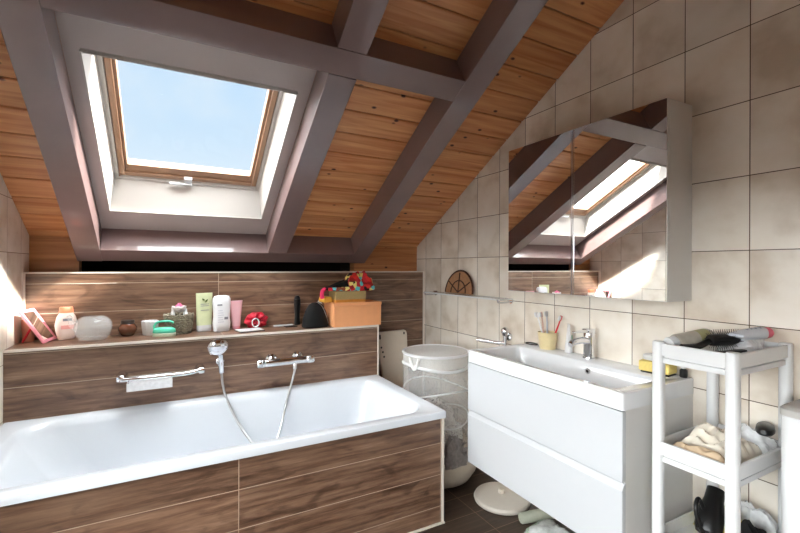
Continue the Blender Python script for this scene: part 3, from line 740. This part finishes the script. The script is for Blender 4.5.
for i in range(6): panel('label_print', wb, plain('faint_print', (205, 205, 218), .4), -.030, -.004 + .004 * (i % 3), .120 - i * .013, .123 - i * .013, -.0272)
panel('label_print', wb, m_print, .006, .026, .070, .084, -.0278)
pt = thing('cream_tube', 'soft pink tube standing behind white bottle on ledge', 'tube', (.343, 2.700, ZL), .3)
build('cap', flat_bottle([(.022, .019, 0), (.023, .020, .003), (.023, .020, .018), (.022, .019, .020)]), plain('pink_cap', (226, 150, 160), .35), pt, smooth=True)
build('tube_body', flat_bottle([(.024 + .016 * t, .019 * (1 - t) + .003 * t, .0205 + .150 * t) for t in [i / 6 for i in range(7)]]), plain('soft_pink_tube', (240, 184, 190), .35), pt, smooth=True)

npd = thing('notepad', 'flat white pad with dark edge lying under red scrunchie', 'notepad', (.405, 2.590, ZL), .18)
build('cover', B1(-.072, .072, -.050, .050, 0, .004), m_black, npd, bevel=.001)
build('paper', B1(-.070, .067, -.047, .048, .0042, .009), m_plast, npd, bevel=.001)
sc = thing('scrunchie', 'bright red ruffled hair scrunchie lying on ledge', 'hair scrunchie', (.462, 2.712, ZL + .045), .2)
bm = bmesh.new(); R_, r_ = .042, .028; U_, V_ = 72, 14; gr = []
for i in range(U_):
    a = 2 * PI * i / U_; rr_ = r_ * (1 + .13 * math.sin(i * PI / 4.5)); ring = []
    for j in range(V_):
        b = 2 * PI * j / V_; s = 1 + .16 * math.sin(3 * b + i * .55)
        ring.append(bm.verts.new(((R_ + rr_ * s * math.cos(b)) * math.cos(a), rr_ * .9 * s * math.sin(b), max(-.044, (R_ * .78 + rr_ * s * math.cos(b)) * math.sin(a) * .82))))
    gr.append(ring)
for i in range(U_):
    for j in range(V_): bm.faces.new((gr[i][j], gr[(i + 1) % U_][j], gr[(i + 1) % U_][(j + 1) % V_], gr[i][(j + 1) % V_]))
build('ruffle', bm, plain('red_satin', (216, 34, 60), .45, var=.2, scale=40), sc, smooth=True)
rg = thing('hair_ring', 'thin white ring propped against front of red scrunchie', 'ring', (.448, 2.655, ZL + .0375))
build('ring_band', tube(bmesh.new(), [(.020 * math.cos(a), .004 * math.sin(a), .024 * math.sin(a)) for a in [2 * PI * i / 24 for i in range(24)]], .0032, 8, smooth=False, closed=True), m_plast, rg, smooth=True)
cb = thing('comb', 'flat white comb lying near the upright black shaver', 'comb', (.625, 2.712, ZL), .04)
build('spine', B1(-.06, .06, -.004, .006, 0, .008), m_plast, cb, bevel=.001)
bm = bmesh.new()
for i in range(24): box(bm, -.058 + i * .0048, -.0555 + i * .0048, -.020, -.0042, .001, .006)
build('teeth', bm, m_plast, cb)
sv = thing('electric_shaver', 'slim black trimmer standing upright on ledge', 'trimmer', (.716, 2.722, ZL))
build('trimmer_body', flat_bottle([(.018, .014, 0), (.019, .015, .006), (.016, .013, .06), (.020, .015, .12), (.021, .016, .165)]), m_black, sv, smooth=True)
build('trimmer_head', flat_bottle([(.019, .013, .1655), (.018, .012, .176), (.010, .008, .188)]), plain('dark_grey_metal', (60, 60, 64), .3, metal=.8), sv, smooth=True)
build('charging_foot', B1(-.034, .040, -.022, .022, 0, .005), m_black, thing('charging_plate', 'thin black plate lying left of the trimmer foot', 'plate', (.655, 2.655, ZL), .1), bevel=.001)

po = thing('wash_bag', 'black domed fabric pouch leaning on orange box', 'pouch', (.792, 2.575, ZL), .15)
build('pouch_body', flat_bottle([(.080, .050, 0), (.086, .056, .008), (.082, .052, .05), (.066, .042, .10), (.044, .028, .138), (.020, .014, .152)], ex=2.2), m_blackcloth, po, smooth=True)
build('zip', tube(bmesh.new(), [(.072, -.030, .02), (.052, -.034, .08), (.030, -.026, .13), (.0, -.010, .153)], .003, 8), m_steel, po, smooth=True)
pb = thing('paper_bag', 'small crumpled white bag between black pouch and orange box', 'bag', (.852, 2.690, ZL), 0)
build('bag_body', crumple(bmesh.new(), .028, .040, .150, 5, .2, 18), m_plast, pb, smooth=True)

ob = thing('cardboard_box', 'long orange cardboard box at right end of ledge', 'box', (1.045, 2.585, ZL), 0)
m_or = plain('orange_card', (240, 168, 116), .6, var=.05)
build('box_body', B1(-.162, .158, -.098, .098, 0, .130), m_or, ob, bevel=.002)
build('box_lid', B1(-.165, .161, -.101, .101, .1305, .150), m_or, ob, bevel=.002)
gbx = thing('gift_box', 'small flat gold patterned box on top of orange box', 'box', (1.000, 2.575, ZL + .1505), 0)
m_gold = plain('gold_patterned_card', (196, 172, 116), .4, var=.3, scale=160)
build('box_body', B1(-.098, .105, -.060, .060, 0, .018), plain('amber_card', (214, 142, 60), .5), gbx, bevel=.001)
build('box_lid', B1(-.100, .107, -.062, .062, .0182, .070), m_gold, gbx, bevel=.002)
yb = thing('paper_packet', 'yellow paper packet lying left of gold box on orange box', 'packet', (.865 + .0, 2.60, ZL + .1508), .1)
build('packet', loops(bmesh.new(), [(rrect(-.026, .026, -.045, .045, .01), 0), (rrect(-.030, .030, -.050, .050, .012), .012), (rrect(-.024, .024, -.044, .044, .01), .034)], True, True), plain('yellow_paper', (232, 176, 70), .5), yb, smooth=True)
# patterned scarf folded on the gold box
def scarf_mat():
    m, N, L, B = newmat('patterned_scarf')
    tc = N.new('ShaderNodeTexCoord'); vo = N.new('ShaderNodeTexVoronoi'); vo.inputs['Scale'].default_value = 38
    L.new(tc.outputs['Object'], vo.inputs['Vector'])
    sp = N.new('ShaderNodeSeparateColor'); L.new(vo.outputs['Color'], sp.inputs[0])
    c = ramp(N, L, sp.outputs[0], [(0, lin((160, 16, 24))), (.25, lin((214, 42, 36))), (.42, lin((30, 20, 30))), (.55, lin((96, 190, 196))), (.68, lin((196, 28, 40))), (.8, lin((226, 208, 120))), (.92, lin((120, 60, 30)))])
    for n in N:
        if n.type == 'VALTORGB': n.color_ramp.interpolation = 'CONSTANT'
    L.new(c, B.inputs['Base Color']); B.inputs['Roughness'].default_value = .6
    return m
m_scarf = scarf_mat()
scf = thing('scarf', 'folded red and turquoise patterned scarf heaped on gold box', 'scarf', (1.005, 2.575, ZL + .2240), 0)
build('patterned_cloth', crumple(bmesh.new(), .095, .066, .118, 9, .30, 14, 44, 24, M=T(.070, -.012, 0)), m_scarf, scf, smooth=True)
bm = bmesh.new(); hexa(bm, [Vector(p) for p in ((-.17, -.05, .006), (-.17, .05, .006), (-.15, -.045, .016), (-.15, .045, .016), (.10, -.06, .002), (.10, .06, .002), (.06, -.03, .088), (.06, .05, .088))])
bmesh.ops.subdivide_edges(bm, edges=bm.edges[:], cuts=4, use_grid_fill=True)
for v in bm.verts: v.co.z += .006 * noise.noise(v.co * 30)
build('black_fold', bm, m_blackcloth, scf, smooth=True)
bm = tube(bmesh.new(), [(-.160, -.03, .012), (-.178, -.035, .0), (-.184, -.038, -.025), (-.180, -.036, -.045)], [.012, .014], 10)
build('patterned_hem', hexa(bmesh.new(), [Vector(p) for p in ((-.150, -.066, .001), (-.150, -.052, .001), (-.148, -.066, .020), (-.148, -.052, .020), (.160, -.072, .001), (.160, -.058, .001), (.158, -.070, .030), (.158, -.058, .030))]), m_scarf, scf)
build('pink_corner', bm, plain('magenta_cloth', (226, 44, 96), .6), scf, smooth=True)

# ------------------------------------------------------------------ hamper, bath seat, floor things
hm = thing('laundry_hamper', 'round white see-through mesh laundry hamper between bath and vanity', 'hamper', (1.380, 2.11, 0))
hr = .192
build('mesh_wall', lathe(bmesh.new(), [(hr, .22), (hr, .66)], 56), m_mesh, hm, smooth=True)
for z, r, dz in ((.734, .008, 0), (.665, .009, .012), (.52, .005, -.02), (.36, .005, .02)):
    pts = [(hr * math.cos(a) * 1.0, hr * math.sin(a), z + dz * math.cos(a * 2)) for a in [2 * PI * i / 48 for i in range(48)]]
    build('ring', tube(bmesh.new(), pts, r, 8, smooth=False, closed=True), m_plast, hm, smooth=True)
m_lidm = see_through('white_mesh_lid', (240, 238, 234), .50, .6, 200)
build('top_band', lathe(bmesh.new(), [(hr, .665), (hr + .001, .728)], 56), m_lidm, hm, smooth=True)
build('lid', lathe(bmesh.new(), [(0, .744), (.10, .742), (hr - .004, .737)], 56), m_lidm, hm, smooth=True)
m_web = plain('white_webbing', (244, 243, 240), .6)
for a0 in (200, 345):
    c_ = [math.radians(a0 + d) for d in (-9, -5, 0, 5, 9)]
    build('carry_strap', tube(bmesh.new(), [((hr + .008) * math.cos(a), (hr + .008) * math.sin(a), z) for a, z in zip(c_, (.725, .68, .662, .68, .725))], .008, 8), m_web, hm, smooth=True)
m_beige = plain('beige_fabric', (206, 194, 178), .6, var=.06)
build('base_cloth', lathe(bmesh.new(), [(0, .0), (.150, .0), (.195, .02), (.228, .07), (.232, .12), (.216, .19), (.193, .235), (.187, .215), (0, .16)], 48, T(.012, 0, 0)), m_beige, hm, smooth=True)
lw = thing('crumpled_laundry', 'crumpled white laundry seen through mesh inside hamper', 'laundry', (1.40, 2.13, .17))
build('cloth_heap', crumple(bmesh.new(), .12, .12, .26, 3, .30, 10), plain('white_cotton', (232, 230, 228), .8), lw, smooth=True)
gw_ = thing('grey_towel', 'crumpled grey towel low in front of hamper', 'towel', (1.375, 1.900, .15))
build('towel_folds', crumple(bmesh.new(), .075, .030, .16, 8, .35, 22), plain('grey_terry', (176, 168, 165), .9, var=.3, scale=60, bump=.5), gw_, smooth=True)

sb = thing('bath_bench', 'beige plastic bath bench board with black slots leaning behind tub', 'bath bench', (1.385, 2.60, 0))
Ms = T(0, 0, 0, rx=-.10)
pl = [(x, z) for x, z in [(-.075, .002), (.075, .002), (.115, .35), (.118, .755), (.112, .775), (.095, .785), (-.10, .780), (-.115, .765), (-.118, .70), (-.112, .62), (-.09, .50), (-.075, .35)]]
bm = prism(bmesh.new(), pl, 0, .022, lambda u, v, w: Ms @ Vector((u, w, v)))
build('seat_board', bm, plain('beige_plastic', (222, 208, 192), .45, var=.04), sb, bevel=.006, seg=3)
for (x, z, a, hh) in ((-.100, .745, .0, .034), (-.092, .672, -.2, .014), (-.082, .640, -.2, .014), (-.074, .607, -.2, .014), (.092, .760, -.1, .018)):
    bm = bmesh.new()
    pts = rrect(-.006, .006, -hh / 2, hh / 2, .0055, 5)
    prism(bm, pts, -.0008, .004, lambda u, v, w: Ms @ Vector((x + u * math.cos(a) - v * math.sin(a), w, z + u * math.sin(a) + v * math.cos(a))))
    build('slot', bm, m_black, sb)

ds = thing('round_base', 'round white plastic base with central knob on floor under vanity', 'base', (1.540, 1.715, 0))
build('base_disc', lathe(bmesh.new(), [(0, .0), (.128, .0), (.142, .006), (.146, .018), (.140, .030), (.125, .036), (.02, .044), (0, .044)], 56), plain('off_white_plastic', (216, 206, 194), .45, var=.04), ds, smooth=True)
build('centre_knob', lathe(bmesh.new(), [(0, .0462), (.017, .0462), (.017, .060), (.014, .064), (0, .065)], 24), m_beige, ds, smooth=True)
pk = thing('plastic_package', 'clear plastic wrapped package with green print on floor under vanity', 'package', (1.50, 1.335, 0), .15)
build('inner_card', loops(bmesh.new(), [(rrect(-.07, .07, -.10, .10, .01), .002), (rrect(-.07, .07, -.10, .10, .01), .045)], True, True), plain('pale_green_card', (190, 206, 186), .5, var=.3, scale=18), pk)
build('wrap', crumple(bmesh.new(), .11, .13, .075, 6, .16, 16), m_film, pk, smooth=True)
pk2 = thing('paper_roll', 'grey green wrapped roll lying on floor behind plastic package', 'roll', (1.590, 1.495, .0), 1.35)
build('wrapper', lathe(bmesh.new(), [(0, -.11), (.022, -.11), (.026, -.105), (.026, .105), (.022, .11), (0, .11)], 24, T(0, 0, .027, rx=PI / 2)), plain('grey_green_paper', (186, 188, 170), .5, var=.15), pk2, smooth=True)

# ------------------------------------------------------------------ trolley
tr = thing('storage_trolley', 'narrow white plastic trolley with tray shelves right of vanity', 'trolley', (1.343, .575, 0))
TW, TDp = .355, .235
for x in (.0165, TW - .0165):
    for y in (.0165, TDp - .0165):
        bm = bmesh.new(); loops(bm, [(rrect(x - .0165, x + .0165, y - .0165, y + .0165, .013, 6), .0), (rrect(x - .0165, x + .0165, y - .0165, y + .0165, .013, 6), .997), (rrect(x - .015, x + .015, y - .015, y + .015, .012, 6), 1.002)], True, True)
        build('post', bm, m_plast, tr, smooth=True)
def tray(z):
    bm = bmesh.new(); n = 4
    a, b, c, d = .006, TW - .006, .006, TDp - .006
    R = lambda e, z_, rr: (rrect(a + e, b - e, c + e, d - e, rr, n), z_)
    lv = [R(.014, z - .064, .008), R(.005, z - .062, .010), R(.005, z - .047, .010), R(.012, z - .045, .008), R(.012, z - .040, .008), R(0, z - .038, .012), R(0, z - .002, .012), R(.002, z, .011), R(.008, z, .009), R(.014, z - .030, .008)]
    loops(bm, lv, cap0=True, cap1=True)
    build('tray', bm, m_plast, tr, smooth=True)
TZ = (.998, .690, .405)
for z in TZ: tray(z)
zt = TZ[0] - .030
hb = thing('hairbrush', 'black round hairbrush lying across trolley top tray', 'hairbrush', (1.475, .690, zt + .036), 0)
Mh = T(0, 0, 0, rz=-.35)
build('handle', tube(bmesh.new(), [Mh @ Vector(p) for p in ((-.115, 0, -.012), (-.06, 0, -.010), (-.02, 0, .006))], [.010, .009], 12), m_black, hb, smooth=True)
build('barrel', lathe(bmesh.new(), [(0, -.02), (.016, -.018), (.018, -.01), (.018, .085), (.014, .092), (0, .094)], 20, Mh @ T(0, 0, .008, ry=PI / 2)), m_black, hb, smooth=True)
bm = bmesh.new()
for i in range(12):
    for j in range(12):
        a = 2 * PI * j / 12; x = -.005 + i * .0078
        p = Vector((x, .017 * math.cos(a), .008 + .017 * math.sin(a))); d_ = Vector((0, math.cos(a), math.sin(a)))
        tube(bm, [Mh @ p, Mh @ (p + d_ * .016)], .0008, 4, smooth=False)
build('bristles', bm, m_black, hb)
hs_ = thing('spray_can', 'pale grey spray can with olive label lying on trolley top', 'spray can', (1.500, .762, zt + .0275), 0)
Mc = T(0, 0, .008, rz=-.18) @ T(ry=PI / 2 - .10)
build('can_body', lathe(bmesh.new(), [(0, -.085), (.022, -.085), (.026, -.078), (.026, .055), (.020, .068), (0, .070)], 28, Mc), plain('pale_grey_can', (196, 190, 176), .3, var=.22, scale=35), hs_, smooth=True)
build('can_label', lathe(bmesh.new(), [(.0264, .0), (.0264, .045)], 28, Mc), plain('olive_label', (176, 172, 120), .4, var=.2), hs_, smooth=True)
build('can_cap', lathe(bmesh.new(), [(0, -.112), (.019, -.112), (.021, -.108), (.021, -.0855), (0, -.0855)], 28, Mc), m_plast, hs_, smooth=True)
hk = thing('hair_straightener', 'dark hair straightener lying in front of hairbrush on trolley', 'straightener', (1.425, .640, zt + .0035), -.45)
bm = bmesh.new(); box(bm, -.06, .06, -.010, .010, 0, .009); build('lower_arm', bm, m_black, hk, bevel=.002)
bm = bmesh.new(); box(bm, -.058, .06, -.010, .010, 0, .009, M=T(0, 0, .011, ry=-.08)); build('upper_arm', bm, m_black, hk, bevel=.002)
pg = thing('plastic_bag', 'crumpled clear plastic bag on trolley top at right', 'bag', (1.590, .662, zt + .002))
build('bag_film', crumple(bmesh.new(), .085, .050, .058, 12, .30, 22), m_film, pg, smooth=True)
ct = thing('cream_tube', 'silver tube with pink cap lying on trolley top', 'tube', (1.590, .640, zt + .062), 0)
Mt = T(0, 0, 0, rz=-.12) @ T(ry=PI / 2)
build('tube_body', flat_bottle([(.004, .024, -.085), (.014, .023, -.05), (.018, .020, .02), (.019, .019, .045)], M=Mt), plain('silver_white_tube', (206, 210, 220), .3, var=.1), ct, smooth=True)
build('cap', lathe(bmesh.new(), [(0, .0455), (.017, .0455), (.018, .05), (.017, .075), (0, .077)], 24, Mt), plain('rose_pink_cap', (214, 84, 110), .35), ct, smooth=True)
for i in range(4): build('label_print', lathe(bmesh.new(), [(.0195 - .0012 * i, .022 - i * .020), (.0195 - .0012 * i, .032 - i * .020)], 24, Mt), plain('blue_grey_print', (92, 106, 150), .4), ct, smooth=True)

zm = TZ[1] - .030
c1 = thing('folded_cloth', 'cream and beige crumpled cloth in trolley middle tray', 'cloth', (1.500, .690, zm + .001))
def drape(sx, sy, sz, seed, mat_, parent, name, rz=0, fx=18):
    bm = bmesh.new(); nx, ny = 40, 30; G = []
    for i in range(nx):
        row = []
        for j in range(ny):
            u, v = i / (nx - 1) * 2 - 1, j / (ny - 1) * 2 - 1
            e = max(0, 1 - max(abs(u), abs(v)) ** 6)
            n1 = noise.noise(Vector((u * sx * fx + seed, v * sy * fx * .5, seed * .3)))
            n2 = abs(noise.noise(Vector((u * sx * fx * 2, v * sy * fx * 1.4 + seed, 1.7))))
            z = sz * e * (.45 + .5 * (1 - u * u) + .45 * n1 - .5 * n2)
            row.append(bm.verts.new(T(rz=rz) @ Vector((u * sx + .012 * n1, v * sy + .01 * n2, max(.001, z)))))
        G.append(row)
    for i in range(nx - 1):
        for j in range(ny - 1): bm.faces.new((G[i][j], G[i + 1][j], G[i + 1][j + 1], G[i][j + 1]))
    o = build(name, bm, mat_, parent, smooth=True)
    s = o.modifiers.new('thickness', 'SOLIDIFY'); s.thickness = .002; s.offset = 1
    return o
drape(.085, .080, .075, 3.3, plain('cream_cloth', (236, 226, 210), .8, var=.06), c1, 'upper_cloth')
c1b = thing('folded_cloth', 'beige cloth with brown edge at left of trolley middle tray', 'cloth', (1.41, .750, zm + .0005))
c1b.location = (1.390, .690, zm + .0003)
drape(.022, .080, .045, 7.7, plain('beige_brown_cloth', (206, 180, 150), .8, var=.15), c1b, 'cloth_fold', .0)
pg2 = thing('plastic_bag', 'crumpled clear plastic bag in trolley middle tray at right', 'bag', (1.625, .665, zm + .002))
build('bag_film', crumple(bmesh.new(), .045, .070, .065, 15, .30, 22), m_film, pg2, smooth=True)
bx = thing('glasses_case', 'small black case in trolley middle tray beside plastic bag', 'case', (1.635, .625, zm + .062), .3)
build('case_shell', flat_bottle([(.045, .020, 0), (.050, .024, .006), (.048, .022, .018), (.036, .014, .024)]), m_black, bx, smooth=True)
zb = TZ[2] - .030
hdr = thing('hair_dryer', 'black hair dryer with looped cord in trolley bottom tray', 'hair dryer', (1.47, .70, zb + .052), 0)
Md = T(.0, 0, .03, rz=.2) @ T(ry=.75)
build('barrel', lathe(bmesh.new(), [(0, -.045), (.030, -.045), (.036, -.03), (.036, .02), (.026, .06), (.024, .095), (.022, .095), (0, .090)], 28, Md), m_black, hdr, smooth=True)
build('handle', tube(bmesh.new(), [(0, 0, .01), (-.01, -.02, -.02), (-.02, -.035, -.04)], [.02, .016], 14), m_black, hdr, smooth=True)
build('cord', tube(bmesh.new(), [(-.03, -.02, -.03), (-.055, .0, .02), (-.060, .01, .075), (-.035, .015, .095), (-.015, .01, .06), (-.03, -.02, .0), (-.065, -.02, -.03)], .006, 10), m_black, hdr, smooth=True)
yc = thing('yellow_cloth', 'yellow folded cloth in trolley bottom tray behind hair dryer', 'cloth', (1.578, .72, zb + .001))
drape(.040, .060, .085, 5.5, plain('yellow_cotton', (214, 196, 70), .8, var=.1), yc, 'cloth_fold')
wcl = thing('plastic_bag', 'crumpled white plastic bag at right of trolley bottom tray', 'bag', (1.63, .66, zb + .0005))
wcl.location.x = 1.645
build('bag_film', crumple(bmesh.new(), .028, .07, .10, 17, .25, 22), m_film, wcl, smooth=True)
dcl = thing('dark_cloth', 'dark blue black cloth near front of trolley bottom tray', 'cloth', (1.555, .625, zb + .001))
drape(.050, .030, .095, 6.1, m_blackcloth, dcl, 'cloth_fold')

# ------------------------------------------------------------------ white bin at the right edge
bn = thing('laundry_bin', 'tall white rounded bin with grey top at right edge beside trolley', 'bin', (1.46, .14, 0))
n = 8
build('bin_body', loops(bmesh.new(), [(rrect(.01, .235, .01, .385, .03, n), 0), (rrect(.004, .238, .004, .390, .03, n), .10), (rrect(.0, .238, .0, .392, .03, n), .83), (rrect(.003, .236, .003, .389, .03, n), .835)], True, True), m_plast, bn, smooth=True)
build('bin_lid', loops(bmesh.new(), [(rrect(-.003, .238, -.003, .394, .03, n), .8355), (rrect(-.003, .238, -.003, .394, .03, n), .853), (rrect(.004, .234, .004, .388, .03, n), .859), (rrect(.03, .21, .03, .36, .03, n), .861)], True, True), plain('light_grey_plastic', (190, 186, 182), .4), bn, smooth=True)
